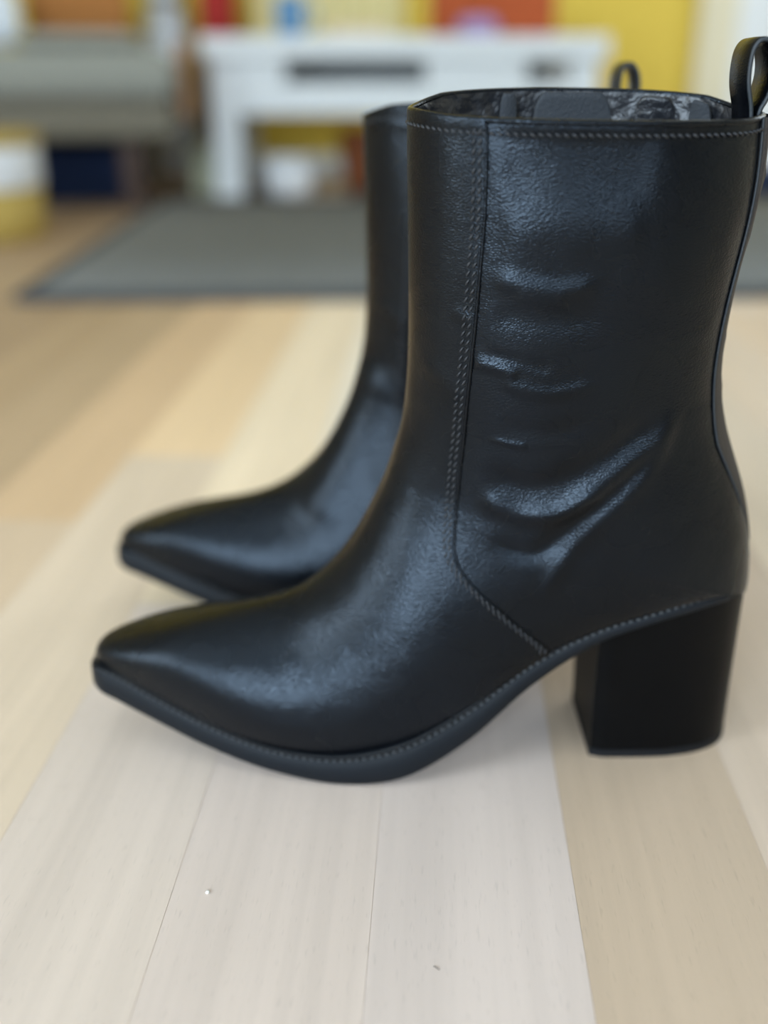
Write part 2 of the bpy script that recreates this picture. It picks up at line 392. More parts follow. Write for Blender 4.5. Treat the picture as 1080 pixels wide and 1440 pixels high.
def world_px(P): # boot-local -> photo pixels of the near boot
    x, y, z = P[..., 0] + X0, P[..., 1] + YC, P[..., 2] - CAM_H
    c, s = math.cos(PITCH), math.sin(PITCH)
    d = y * c - z * s; up = y * s + z * c
    return 540 + FPX * x / d, 720 - FPX * up / d
SEAM = [(684, 150), (683, 240), (680, 320), (673, 400), (667, 470), (660, 540), (653, 610), (646, 670), (640, 730), (638, 772), (643, 796), (659, 820), (690, 850), (725, 880), (757, 905), (775, 922)]
def find_seam():
    us = np.linspace(0, U(16.2), 220); ph = np.linspace(0.05, math.pi, 500)
    uu, pp = np.meshgrid(us, ph, indexing='ij'); px, py = world_px(base(uu, pp))
    m = np.full(px.shape, 1e9)
    for (ax, ay), (bx, by) in zip(SEAM, SEAM[1:]):
        vx, vy = bx - ax, by - ay; t = np.clip(((px - ax) * vx + (py - ay) * vy) / (vx * vx + vy * vy), 0, 1)
        m = np.minimum(m, np.hypot(px - ax - t * vx, py - ay - t * vy))
    j = m.argmin(1); best = m.min(1); out = ph[j]
    ok = best < 4
    last = np.where(ok)[0].max()
    hit = np.where(ok & (out > math.pi - 0.05))[0]
    if len(hit): last = hit[0]
    f = np.interp(us, us[ok], out[ok])
    k = np.ones(5) / 5; g = np.convolve(np.pad(f, 2, mode='edge'), k, 'valid')
    g = np.where(us >= us[last], math.pi, g)
    return us, np.minimum(g, math.pi), us[last]
SU, SP, U_END = find_seam()
def phi_seam(u): return np.where(np.asarray(u) >= U_END, math.pi, np.interp(u, SU, SP))
def strip_hw(u): return np.interp(u, [0, U(3), U(6), U(7.5), U(8.6)], [.0190, .0210, .0200, .0150, .0085])
U_STRIP = U(8.6)
def phi_strip(u):
    wm = stations(u)[..., 4]
    return np.where(np.asarray(u) > U_STRIP, math.pi, math.pi - np.arcsin(np.clip(strip_hw(u) / wm, 0, .95) ** (lower_exp(u) / 2)))

# ------------------------------------------------------------------ boot: mesh builders (mir = -1 mirrors left/right)
class Boot:
    def __init__(s, root, mir): s.root, s.mir = root, mir
    def mesh(s, name, V, F, m, parent=None, smooth=True, **kw):
        V = np.array(V, float); V[:, 1] *= s.mir
        if s.mir < 0: F = [tuple(reversed(f)) for f in F]
        o = obj(name, V, F, m, parent or s.root, smooth)
        for k, v in kw.items(): o[k] = v
        return o
def grid_faces(nr, nc, wrap=False, flip=False):
    F = []
    for i in range(nr - 1):
        for j in range(nc if wrap else nc - 1):
            j2 = (j + 1) % nc
            f = (i * nc + j, (i + 1) * nc + j, (i + 1) * nc + j2, i * nc + j2)
            F.append(f[::-1] if flip else f)
    return F
def tube(path, r, n=8, up=None, flat=1.0, nrm=None, closed=False):
    path = np.asarray(path); V = []; N = len(path)
    tan = np.roll(path, -1, 0) - np.roll(path, 1, 0) if closed else np.gradient(path, axis=0)
    tan /= np.linalg.norm(tan, axis=1, keepdims=True)
    for i in range(N):
        t = tan[i]; a = nrm[i] if nrm is not None else np.array([0, 1., 0])
        a = a - t * (a @ t); a = a / np.linalg.norm(a); b = np.cross(t, a)
        for k in range(n):
            th = 2 * math.pi * k / n
            V.append(path[i] + a * math.cos(th) * r * flat + b * math.sin(th) * r)
    F = []
    for i in range(N if closed else N - 1):
        for k in range(n):
            k2 = (k + 1) % n; i2 = (i + 1) % N; F.append((i * n + k, i * n + k2, i2 * n + k2, i2 * n + k))
    if not closed: F += [tuple(range(n - 1, -1, -1)), tuple((N - 1) * n + k for k in range(n))]
    return V, F
def stitches(path, nrm, length, pitch, r, slant=0.0):
    path = np.asarray(path); nrm = np.asarray(nrm)
    L = np.concatenate([[0], np.cumsum(np.linalg.norm(np.diff(path, axis=0), axis=1))])
    at = lambda d: np.array([np.interp(d, L, path[:, k]) for k in range(3)])
    an = lambda d: np.array([np.interp(d, L, nrm[:, k]) for k in range(3)])
    V, F = [], []
    d = pitch / 2
    while d < L[-1] - length:
        p0, p1 = at(d), at(d + length); n0 = an(d + length / 2); n0 /= np.linalg.norm(n0)
        t = p1 - p0; ln = np.linalg.norm(t)
        if ln < 1e-6: d += pitch; continue
        t /= ln
        b = np.cross(t, n0); p0 = p0 - b * slant; p1 = p1 + b * slant
        base_ = len(V)
        for f, rr, h in ((0, .35, -.6), (.18, .9, .1), (.5, 1.1, .45), (.82, .9, .1), (1, .35, -.6)):
            c = p0 + (p1 - p0) * f + n0 * (h * r)
            for k in range(6):
                th = math.pi * 2 * k / 6; V.append(c + b * math.cos(th) * r * rr + n0 * math.sin(th) * r * rr)
        for i in range(4):
            for k in range(6):
                k2 = (k + 1) % 6; F.append((base_ + i * 6 + k, base_ + i * 6 + k2, base_ + i * 6 + 6 + k2, base_ + i * 6 + 6 + k))
        F += [tuple(base_ + k for k in range(5, -1, -1)), tuple(base_ + 24 + k for k in range(6))]
        d += pitch
    return V, F
def merge(*vf):
    V, F = [], []
    for v, f in vf:
        b = len(V); V += list(v); F += [tuple(i + b for i in q) for q in f]
    return V, F
# sole outline: centre-line stations from the feather line
def sole_stations():
    ext = np.array([(125, 938, .0045), (128, 939, .0085), (137, 943, .0120), (160, 953, .0150), (215, 983, .0222), (295, 1023, .0310), (385, 1056, .0388), (480, 1066, .0428), (570, 1046, .0424),
                    (660, 998, .0387), (750, 935, .0342), (840, 892, .0318), (920, 868, .0310), (985, 849, .0282), (1022, 839, .0235), (1042, 833, .0165), (1052, 829, .0080), (1054, 828, .0020)])
    bot = {125: 966, 128: 973, 137: 982, 160: 993, 215: 1020, 295: 1057, 385: 1088, 480: 1104, 570: 1093, 660: 1044, 750: 969, 840: 913, 920: 885, 985: 866, 1022: 855, 1042: 847, 1052: 840, 1054: 838}
    out = []
    for px, py, hw in ext:
        x, zt = loc2(px, py, -hw); xb, zb = loc2(px, bot[int(px)], -hw)
        out.append((x, hw, zt, zb))
    A = np.array(out)
    t = np.linspace(0, len(A) - 1, 110)
    # Catmull-Rom through the stations
    i = np.clip(np.floor(t).astype(int), 0, len(A) - 2); f = (t - i)[:, None]
    g = lambda k: A[np.clip(i + k, 0, len(A) - 1)]
    p0, p1, p2, p3 = g(-1), g(0), g(1), g(2)
    R = .5 * (2 * p1 + (p2 - p0) * f + (2 * p0 - 5 * p1 + 4 * p2 - p3) * f ** 2 + (3 * p1 - p0 - 3 * p2 + p3) * f ** 3)
    R[:, 3] = np.maximum(R[:, 3], 0.0); R[:, 1] = np.maximum(R[:, 1], .0015)
    return R
SOLE = sole_stations()
def sole_ring(x, hw, zt, zb, grow, t0, t1, rnd):
    """closed section between fractions t0..t1 of the edge height (0 top, 1 bottom)"""
    a, b = zt + (zb - zt) * t0, zt + (zb - zt) * t1
    h = hw + grow; r = min(rnd, h * .4); c = float(centre(x)); q = min(r, (a - b) * .4)
    pts = [(-h + r, a), (-h, a - q), (-h, b + q), (-h + r, b), (0, b), (h - r, b), (h, b + q), (h, a - q), (h - r, a), (0, a)]
    return [(x, c + y, z) for y, z in pts]
def build_boot(name, mir, label, seed):
    root = empty(name, (0, 0, 0), label, 'boot', None)
    B = Boot(root, mir)
    def panel(nm, us, lo, hi, nc, off, m, edge_lo=True, edge_hi=True, edge_u=False):
        us = np.asarray(us); tt = np.linspace(0, 1, nc)
        ph = lo[:, None] + (hi - lo)[:, None] * tt[None, :]
        uu = np.repeat(us[:, None], nc, 1)
        P = surf(uu, ph, off)
        nr = len(us)
        cols = [P]
        if edge_lo: cols.insert(0, surf(uu[:, :1], ph[:, :1], off - .0016))
        if edge_hi: cols.append(surf(uu[:, -1:], ph[:, -1:], off - .0016))
        P = np.concatenate(cols, 1)
        if edge_u: P = np.concatenate([P, surf(uu[-1:], np.concatenate([ph[-1:, :1]] * int(edge_lo) + [ph[-1:]] + [ph[-1:, -1:]] * int(edge_hi), 1)[:, :], off - .0016)[:, :] if False else P[-1:] * 1.0], 0)
        nr, ncc = P.shape[:2]
        return B.mesh(nm, P.reshape(-1, 3), grid_faces(nr, ncc), m)
    # front panel / vamp: shaft rows then foot rows
    us = np.concatenate([np.linspace(0, U_END, 210, endpoint=False), np.linspace(U_END, 1, 190)])
    ps = phi_seam(us)
    fp = panel('vamp_panel', us, -ps, ps, 170, .0011, M['leather'])
    # toe end: close the tip with a small cap
    ph = np.linspace(-math.pi, math.pi, 40); ring = surf(np.ones(40), ph, .0011)
    cen = ring.mean(0) + np.array([-.0012, 0, -.0005]); mid = (ring + cen) / 2 + np.array([-.0008, 0, 0])
    B.mesh('toe_end', list(ring) + list(mid) + [cen], grid_faces(2, 40) + [(40 + i, 80, 40 + i + 1) for i in range(39)], M['leather'], fp)
    # quarters
    uq = np.linspace(0, U_END, 230); a = phi_seam(uq) - .03; b = np.full(230, math.pi)
    b = np.maximum(b, a + 1e-3)
    panel('quarter_panel', uq, np.minimum(a, math.pi - 1e-3), b, 120, .0002, M['leather'], False, False)
    q2 = panel('quarter_panel', uq, -b, -np.minimum(a, math.pi - 1e-3), 120, .0002, M['leather'], False, False)
    # back strip
    ub = np.linspace(0, U_STRIP, 150); pb = phi_strip(ub)
    bs = panel('back_strip', ub, pb, 2 * math.pi - pb, 24, .0012, M['strip_leather']) if False else None
    tt = np.linspace(0, 1, 23); P = []
    rr = np.random.RandomState(seed)
    for side in (1,):
        ph = np.concatenate([pb[:, None] + (math.pi - pb)[:, None] * tt[None, :]], 1)
        so_ = np.repeat(np.interp(ub, [0, U(1), U(2.5), U(6.5), U(8.6)], [.0030, .0026, .0013, .0010, .0004])[:, None], 23, 1)
        lat = surf(np.repeat(ub[:, None], 23, 1), ph, so_); med = surf(np.repeat(ub[:, None], 23, 1), -ph, so_)[:, ::-1][:, 1:]
        lo = surf(ub[:, None], ph[:, :1], -.0006); hi = surf(ub[:, None], -ph[:, :1], -.0006)
        P = np.concatenate([lo, lat, med, hi], 1)
        wob = np.interp(np.arange(150), np.arange(0, 150, 6), rr.uniform(-.0008, .0010, 25)) * np.clip(1.3 - ub / U(5), 0, 1)
        P[:, 12:-12, 0] += wob[:, None]
        last = P[-1:].copy(); last[:, :, 0] -= .0016
        P = np.concatenate([P, last], 0)
    bs = B.mesh('back_strip', P.reshape(-1, 3), grid_faces(*P.shape[:2]), M['strip_leather'])
    # raw edges of the back strip, as thin piping
    for sg in (1, -1):
        pa = surf(ub, sg * (pb - .010), np.interp(ub, [0, U(6.5), U(8.6)], [.0010, .0006, -.0004])); na = normal(ub, sg * pb)
        B.mesh('strip_edge', *tube(pa, .0006, 6, nrm=na), M['edge'], bs)
    # seam piping + stitching
    ue = np.linspace(.002, U_END * .998, 260)
    for sg, nm in ((1, 'seam_piping'), (-1, 'seam_piping')):
        p_ = phi_seam(ue); pa = surf(ue, sg * (p_ + .004), .0008); na = normal(ue, sg * p_)
        B.mesh(nm, *tube(pa, .00065, 6, nrm=na), M['leather'])
        rows = []
        for dist in (.0019, .0042):
            e = 1e-3; sp = np.linalg.norm(base(ue, p_ + e) - base(ue, p_ - e), axis=1) / (2 * e)
            q = sg * (p_ - dist / np.maximum(sp, .012)); rows.append(stitches(surf(ue, q, .0013), normal(ue, q), 0.0027, .0033, .00047, .0006))
        B.mesh('seam_stitching', *merge(*rows), M['thread'], kind='stuff')
    # rim: folded binding and its stitch row
    ph = np.linspace(-math.pi, math.pi, 181)[:-1]
    ring = surf(np.zeros(180), ph, -.0001); nr_ = normal(np.zeros(180) + .002, ph)
    B.mesh('rim_binding', *tube(ring, .0012, 8, nrm=nr_, closed=True), M['leather'])
    pu = U(.42); p_ = np.linspace(-math.pi + .3, math.pi - .3, 300); uu = np.full(300, pu)
    uu = np.full(300, .0042 / np.linalg.norm(base(np.array([.02]), np.array([1.5]))[0] - base(np.array([0.]), np.array([1.5]))[0]) * .02)
    B.mesh('rim_stitching', *stitches(surf(uu, p_, .0009), normal(uu, p_), .0024, .0029, .00052, .0005), M['thread'], kind='stuff')
    # lining and inner footbed
    ul = np.linspace(0, U(9), 70); pl_ = np.linspace(-math.pi, math.pi, 141)[:-1]
    uu, pp = np.meshgrid(ul, pl_, indexing='ij')
    fold = .0012 * np.sin(pp * 13 + 3 * np.sin(uu * 60)) * np.clip(uu * 30, 0, 1) + .0008 * np.sin(pp * 29 + uu * 90) * np.clip(uu * 30, 0, 1)
    P = surf(uu, pp, -.0024 - np.abs(fold) * 1.2 - .0012 * np.clip(uu * 20, 0, 1), False)
    V = list(P.reshape(-1, 3)); F = grid_faces(70, 140, True, True); F.append(tuple(69 * 140 + k for k in range(140)))
    B.mesh('lining', V, F, M['lining'])
    # rounded flap that covers the zip top, inside the medial wall
    def flap(nm, phc, hw, u0, u1, off, m, bulge=.002):
        V = []; nu, npp = 14, 22
        for i in range(nu):
            for j in range(npp):
                s, t = i / (nu - 1), j / (npp - 1) * 2 - 1
                e = math.sqrt(max(0, 1 - max(0, (abs(t) - .55) / .45) ** 2))
                u = u1 + (u0 - u1) * (s * (0.55 + .45 * e))
                V.append((u, phc + hw * t, off - bulge * (1 - t * t) * s))
        A = np.array(V); Pt = surf(A[:, 0], A[:, 1], A[:, 2], False)
        back = surf(A[:, 0], A[:, 1], A[:, 2] - .0016, False)
        F = grid_faces(nu, npp); n = len(Pt); F += [tuple(i + n for i in reversed(f)) for f in F]
        rim = [j for j in range(npp)] + [i * npp + npp - 1 for i in range(1, nu)] + [(nu - 1) * npp + j for j in range(npp - 2, -1, -1)] + [i * npp for i in range(nu - 2, 0, -1)]
        F += [(rim[k], rim[(k + 1) % len(rim)], rim[(k + 1) % len(rim)] + n, rim[k] + n) for k in range(len(rim))]
        return B.mesh(nm, list(Pt) + list(back), F, m)
    flap('zip_guard', -1.56, .20, -.0006, U(1.6), -.0050, M['guard'])
    flap('size_tag', -1.20, .06, .001, U(1.0), -.0046, M['guard'], .001)
    flap('lining_fold', -2.05, .16, .001, U(1.1), -.0048, M['lining'], .0025)
    flap('lining_fold', -2.48, .14, .0008, U(1.1), -.0048, M['guard'], .0022)
    # zip on the medial side: tapes, teeth, slider
    uz = np.linspace(.006, U(8.6), 160); pz = np.full(160, -1.78) + np.linspace(0, .18, 160)
    zp = []
    for k in (-.10, .10):
        zp.append(tube(surf(uz, pz + k, .0010), .0016, 6, nrm=normal(uz, pz), flat=.35))
    zipper = B.mesh('zipper', *merge(*zp), M['thread'])
    B.mesh('zip_teeth', *stitches(surf(uz, pz, .0012), normal(uz, pz), .0012, .0017, .0016), M['metal'], zipper, kind='stuff')
    c = surf(uz[:12], pz[:12], .0030); B.mesh('zip_pull', *tube(c, .0030, 8, nrm=normal(uz[:12], pz[:12]), flat=.35), M['metal'], zipper)
    # pull tab: a leather loop at the back of the rim
    tp = [(1060, 176), (1060, 150), (1057, 120), (1059, 92), (1065, 68), (1075, 56), (1087, 57), (1095, 76), (1094, 106), (1084, 136), (1072, 158), (1070, 182)]
    A = np.array([loc2(*p, -.0100) for p in tp]); t = np.linspace(0, len(A) - 1, 70)
    i = np.clip(np.floor(t).astype(int), 0, len(A) - 2); f = (t - i)[:, None]; g = lambda k: A[np.clip(i + k, 0, len(A) - 1)]
    C = .5 * (2 * g(0) + (g(1) - g(-1)) * f + (2 * g(-1) - 5 * g(0) + 4 * g(1) - g(2)) * f ** 2 + (3 * g(0) - g(-1) - 3 * g(1) + g(2)) * f ** 3)
    tn = np.gradient(C, axis=0); tn /= np.linalg.norm(tn, axis=1, keepdims=True); nn = np.stack([tn[:, 1], -tn[:, 0]], 1)
    V = []; hw, th = .0105, .0010
    sec = [(-hw, -th * .5), (-hw + .0006, -th), (0, -th * 1.15), (hw - .0006, -th), (hw, -th * .5), (hw, th * .5), (hw - .0006, th), (0, th * 1.15), (-hw + .0006, th), (-hw, th * .5)]
    for k in range(70):
        for y, o_ in sec: V.append((C[k, 0] + nn[k, 0] * o_, y + .0035, C[k, 1] + nn[k, 1] * o_))
    F = grid_faces(70, 10, True) + [tuple(range(10)), tuple(690 + k for k in range(9, -1, -1))]
    tabo = B.mesh('pull_tab', V, F, M['leather'])
    for yy in (-hw, hw):
        pa = np.stack([C[:, 0], np.full(70, yy + .0035), C[:, 1]], 1)
        B.mesh('tab_edge', *tube(pa, .00085, 6, nrm=np.repeat(np.array([[0, 1., 0]]), 70, 0), flat=.7), M['edge'], tabo)
    # outsole, welt
    def loft(nm, grow, t0, t1, rnd, m, ridged=False):
        V = []
        rows = SOLE
        if ridged:
            k = np.linspace(0, len(SOLE) - 1, 420); rows = np.stack([np.interp(k, np.arange(len(SOLE)), SOLE[:, c_]) for c_ in range(4)], 1)
        for i, (x, hw, zt, zb) in enumerate(rows):
            gr = grow + (.00030 * (i % 2) if ridged else 0)
            V += sole_ring(x, hw, zt, zb, gr, t0, t1, rnd)
        n = len(rows)
        F = grid_faces(n, 10, True, True) + [tuple(range(10)), tuple((n - 1) * 10 + k for k in range(9, -1, -1))]
        return B.mesh(nm, V, F, m, None, not ridged)
    loft('outsole', 0, .15, 1.0, .0009, M['rubber'])
    loft('welt', -.0006, -.02, .17, .0004, M['welt'], True)
    # stitches lying on the welt
    Wp = np.array([(x, float(centre(x)) - hw - .0002, zt - (zt - zb) * .09) for x, hw, zt, zb in SOLE])[6:98]
    Wq = Wp.copy(); Wq[:, 1] = 2 * centre(Wp[:, 0]) - Wp[:, 1]
    nu_ = np.repeat(np.array([[0, -.9, .45]]), len(Wp), 0)
    B.mesh('welt_stitching', *merge(stitches(Wp, nu_, .0020, .0034, .00045), stitches(Wq, nu_ * [1, -1, 1], .0020, .0034, .00045)), M['welt_thread'], kind='stuff')
    # heel block and its tip
    xf_t, zf_t = loc2(846, 915, -.029); xb_t, zb_t = loc2(1044, 842, 0); xf_b, _ = loc2(829, 1065, -.0215); xb_b, _ = loc2(1014, 1044, 0)
    def outline(xf, xb, W, n=44):
        pts = []
        for k in range(n + 1):
            s = k / n; x = xf + (xb - xf) * (1 - (1 - s) ** 1.8)
            t = (x - xf) / (xb - xf); hw = W * (1 - max(0, (t - .25) / .75) ** 2.6) ** .5 * (.93 + .07 * min(1, t * 12))
            pts.append((x, hw))
        return [(x, -h) for x, h in pts] + [(x, h) for x, h in reversed(pts[:-1])]
    top, botm = outline(xf_t, xb_t, .0295), outline(xf_b, xb_b, .0250)
    def heel(nm, z_lo, z_hi, m, grow=0.0, to_sole=False):
        V = []; L_ = 12; n = len(top); zr = np.array([r[0] for r in SOLE]); zz = np.array([r[3] for r in SOLE]); zt_ = np.array([r[2] for r in SOLE])
        for l in range(L_ + 1):
            f = l / L_
            for (xt, yt), (xo, yo) in zip(top, botm):
                ztop = (np.interp(xt, zr, zz) * .7 + np.interp(xt, zr, zt_) * .3) if True else z_hi
                zt0 = ztop if to_sole else z_hi
                z = z_lo + (zt0 - z_lo) * f
                g = min(1, z / ztop); x = xo + (xt - xo) * g; y = yo + (yt - yo) * g
                y *= 1 - .03 * math.sin(math.pi * g)
                V.append((x + (grow if x > xf_b + .02 else -grow), y * (1 + grow * 30) + .0035, z))
        F = grid_faces(L_ + 1, n, True, True)
        F += [tuple(range(n)), tuple(L_ * n + k for k in range(n - 1, -1, -1))]
        return B.mesh(nm, V, F, m, None, False)
    hb = heel('heel_block', .0046, 0, M['heel'], 0, True)
    ht = heel('heel_tip', 0, .0042, M['heel_tip'], .0002)
    for o in (hb, ht):
        bmm = bmesh.new(); bmm.from_mesh(o.data)
        bmesh.ops.recalc_face_normals(bmm, faces=bmm.faces); bmm.to_mesh(o.data); bmm.free()
        for p in o.data.polygons: p.use_smooth = len(p.vertices) == 4
        o.data.set_sharp_from_angle(angle=math.radians(40))
    return root
near = build_boot('ankle_boot', 1, 'black leather pointed-toe ankle boot nearest the camera, in sharp focus', 5)
near.location = (X0, YC, 0)
far = build_boot('ankle_boot', -1, 'blurred black ankle boot standing behind the sharply focused one', 9)
far.location = (X0 - 0.0195, 0.557, 0); far.rotation_euler.z = math.radians(0.0); far.scale = (1, 1, 0.978)
for o in (near, far): o['group'] = 'pair of black heeled ankle boots'

# ------------------------------------------------------------------ specks on the floor
M['crumb'] = mat('crumb', (0.85, 0.83, 0.78), 0.6, 0.4, (900, 0.0004))
M['lint'] = mat('lint', (0.03, 0.025, 0.02), 0.8, 0.2)
def floor_pt(px, py):
    a = (px - 540) / FPX; b = (py - 720) / FPX; c, s = math.cos(PITCH), math.sin(PITCH)
    t = CAM_H / (s + b * c); return (a * t, (c - b * s) * t)
bm = bmesh.new(); bmesh.ops.create_icosphere(bm, subdivisions=2, radius=.0009)
for v in bm.verts: v.co *= random.uniform(.75, 1.2); v.co.z = v.co.z * .7 + .0005
cx, cy = floor_pt(292, 1256)
tag(bmobj('crumb', bm, M['crumb'], None, True, (cx, cy, 0)), 'tiny white crumb on the pale floor in front of the boots', 'crumb')
cx, cy = floor_pt(614, 1362)
pth = np.array([(-.0011, .0008, .0003), (-.0004, .0004, .0004), (.0003, -.0004, .0004), (.0010, -.0007, .0003)])
tag(obj('lint_fibre', *tube(pth, .00012, 5), M['lint'], None, True, (cx, cy, 0)), 'tiny dark lint fibre lying near the bottom of the picture', 'lint')
# ------------------------------------------------------------------ rug
M['rug'] = mat('grey_rug', lin(138, 138, 134), 0.95, 0.1, (400, 0.002), 0, 0.14, 30)
M['rug_edge'] = mat('rug_binding', lin(84, 85, 86), 0.95, 0.1, (400, 0.002))
rug = empty('ribbed_rug', (0.55, 2.1, 0), 'flat ribbed grey rug lying on the floor behind the boots', 'rug')
RW, RD = 2.16, 1.24
nx = 1400; V, F = [], []
for j, y in enumerate((-RD / 2, -RD / 2 + .006, -.2, .2, RD / 2 - .006, RD / 2)):
    for i in range(nx):
        x = -RW / 2 + RW * i / (nx - 1)
        z = .0085 + .0045 * math.sin(i * 2 * math.pi / 9.0) if 0 < j < 5 else .0005
        V.append((x, y, z))
F = grid_faces(6, nx, False, True)
obj('rug_field', V, F, M['rug'], rug)
for y0, y1 in ((-RD / 2 - .012, -RD / 2 + .02), (RD / 2 - .02, RD / 2 + .012)): box('rug_binding', -RW / 2, RW / 2, y0, y1, 0.0005, .013, M['rug_edge'], rug, .004)
for x0, x1 in ((-RW / 2 - .012, -RW / 2 + .02), (RW / 2 - .02, RW / 2 + .012)): box('rug_binding', x0, x1, -RD / 2, RD / 2, 0.0005, .013, M['rug_edge'], rug, .004)
rug.rotation_euler.z = math.radians(1.6)
# ------------------------------------------------------------------ added pale cloth standing in for a paler stretch of yellow wall
M['added_wall_cloth'] = mat('pale_yellow_cloth', lin(240, 228, 176), 0.9, 0.15, (500, 0.0006), 0, .04, 10)
V = []
for z in (.30, .32, .8, 1.4, 1.95):
    for off in (0, .004):
        for i in range(80): V.append((-.40 + .46 * i / 79, YB - .05 + .018 * math.sin(i * .62) + off, z))
F = []
for r in range(4):
    for i in range(79):
        a = r * 160 + i; F += [(a, a + 1, a + 161, a + 160), (a + 240, a + 241, a + 81, a + 80)]
for i in range(79): F += [(i, i + 80, i + 81, i + 1), (640 + i, 641 + i, 721 + i, 720 + i)]
cu = empty('added_wall_cloth', (0, 0, 0), 'added pale yellow cloth standing in for a paler stretch of wall behind the white table', 'added_wall_cloth')
obj('panel', V, F, M['added_wall_cloth'], cu)
obj('rod', *tube(np.array([(-.46, YB - .05, 1.96), (-.2, YB - .05, 1.96), (.12, YB - .05, 1.96)]), .012, 10), M['white_paint'], cu)
for x in (-.44, .10): box('bracket', x - .01, x + .01, YB - .055, YB, 1.94, 1.98, M['white_paint'], cu, .002)
# ------------------------------------------------------------------ white low table
TY0, TY1 = 2.80, 3.22
tb = empty('low_table', (0.05, 3.0, 0), 'white low table with open slots under its top and square legs', 'table')
def rel(o, r): o.location = o.location - r.location; return o
def tbox(nm, *a, m=None, bev=.004): return rel(box(nm, *a, m or M['white_paint'], tb, bev), tb)
tbox('tabletop', -.46, .56, TY0 - .02, TY1 + .02, .335, .388, bev=.006)
for x0 in (-.44, .47):
    for y0 in (TY0, TY1 - .07): tbox('leg', x0, x0 + .07, y0, y0 + .07, 0, .335)
tbox('lower_shelf', -.37, .47, TY0, TY1, .205, .28)
for x0, x1 in ((-.37, -.25), (.105, .36)): tbox('drawer_front', x0, x1, TY0, TY0 + .30, .28, .335)
tbox('back_panel', -.37, .47, TY1 - .015, TY1, .28, .335)
# things on and under the table
M['blue'] = mat('blue_glaze', lin(96, 146, 190), 0.35, 0.5, None, 0, .05, 20)
M['pink'] = mat('pink_paper', lin(238, 190, 165), 0.7, 0.3, None, 0, .05, 20)
M['rust'] = mat('rust_fabric', lin(176, 84, 44), 0.8, 0.3, (200, .001), 0, .12, 15)
M['violet'] = mat('violet_fabric', lin(165, 140, 185), 0.8, 0.3, (200, .001))
M['wicker'] = mat('brown_wicker', lin(128, 72, 40), 0.7, 0.3, (300, .002), 0, .2, 40)
M['white_plastic'] = mat('white_plastic', (0.72, 0.73, 0.74), 0.4, 0.5, None, 0, .02, 10)
M['ochre'] = mat('ochre', lin(176, 150, 78), 0.7, 0.3, (200, .0005), 0, .1, 10)
mg = empty('mug', (-.24, 2.9, .388), 'blue mug standing on the left half of the white table', 'mug')
lathe('body', [(.030, 0), (.036, .004), (.038, .09), (.0385, .096), (.035, .096), (.033, .09), (.031, .008)], M['blue'], mg)
th = np.linspace(-1.4, 1.4, 16); hp = np.stack([.036 + .026 * np.cos(th), 0 * th, .05 + .030 * np.sin(th)], 1)
obj('handle', *tube(hp, .0045, 8), M['blue'], mg)
bk = empty('book', (-.06, 2.93, .388), 'flat pink paperback lying on the white table beside the blue mug', 'book')
box('pages', -.072, .072, -.09, .09, .003, .021, M['cream_paint'], bk, .001)
box('cover', -.075, .075, -.095, .095, 0, .003, M['pink'], bk, .001); box('cover', -.075, .075, -.095, .095, .021, .024, M['pink'], bk, .001); box('spine', -.078, -.074, -.095, .095, 0, .024, M['pink'], bk, .001)
bag = empty('fabric_basket', (.28, 2.99, .388), 'rust coloured fabric basket on the right half of the white table', 'basket')
bm = boxbm(bmesh.new(), -.16, .16, -.09, .09, 0, .13, .018, 3)
bmobj('body', bm, M['rust'], bag, True)
th = np.linspace(0, math.pi, 20)
for y in (-.085, .085): obj('handle', *tube(np.stack([.07 * np.cos(th), 0 * th + y, .12 + .06 * np.sin(th)], 1), .007, 8), M['rust'], bag)
tag(pillow('folded_cloth', .048, .028, .022, M['violet'], None, (.235, 2.855, .410), (0, 0, .2)), 'pale violet folded cloth in front of the rust basket', 'cloth')
wb = empty('wicker_basket', (-.02, 3.06, 0), 'brown wicker basket on the floor under the white table', 'basket')
prof = [(.085, 0)]
for k in range(13): prof.append((.09 + .0016 * k + .004 * (k % 2), .008 + k * .011))
prof += [(.105, .15), (.098, .15), (.085, .02)]
lathe('body', prof, M['wicker'], wb, None, 36); lathe('rim', [(.102, .145), (.111, .148), (.111, .158), (.102, .160)], M['wicker'], wb, None, 36, False)
wb2 = empty('storage_tub', (-.255, 2.90, 0), 'small white plastic tub on the floor just right of the left table leg', 'tub')
lathe('body', [(.058, 0), (.064, .006), (.072, .085)], M['white_plastic'], wb2); lathe('lid', [(.076, .085), (.077, .096), (.07, .100)], M['white_plastic'], wb2)
M['sage'] = mat('sage_box', lin(178, 178, 150), 0.75, 0.3, (200, .0004))
sb = empty('cardboard_box', (-.475, 2.98, 0), 'grey green cardboard box on the floor left of the white table', 'box')
box('body', -.04, .04, -.1, .1, 0, .11, M['sage'], sb, .003); box('lid', -.044, .044, -.104, .104, .105, .13, M['sage'], sb, .003)
# ------------------------------------------------------------------ sofa at the left
M['sofa'] = mat('grey_fabric', lin(150, 150, 140), 0.95, 0.15, (350, .002), 0, .08, 25, .3)
M['sofa_frame'] = mat('sofa_frame', lin(118, 112, 98), 0.9, 0.2, (350, .001), 0, .06, 20)
M['oak'] = mat('orange_wood', lin(160, 116, 74), 0.5, 0.4, (60, .0008), 0, .2, 12)
M['navy'] = mat('navy_fabric', lin(16, 34, 66), 0.8, 0.3, (300, .001), 0, .1, 20)
M['terracotta'] = mat('terracotta_fabric', lin(176, 118, 66), 0.9, 0.2, (300, .001), 0, .15, 15)
M['red'] = mat('red_fabric', lin(170, 46, 42), 0.8, 0.3, (300, .001), 0, .12, 20)
M['dark_red'] = mat('dark_red', lin(92, 34, 28), 0.8, 0.3, (300, .001), 0, .12, 20)
SFX, SFY, SFA = -.47, 2.50, math.radians(10)
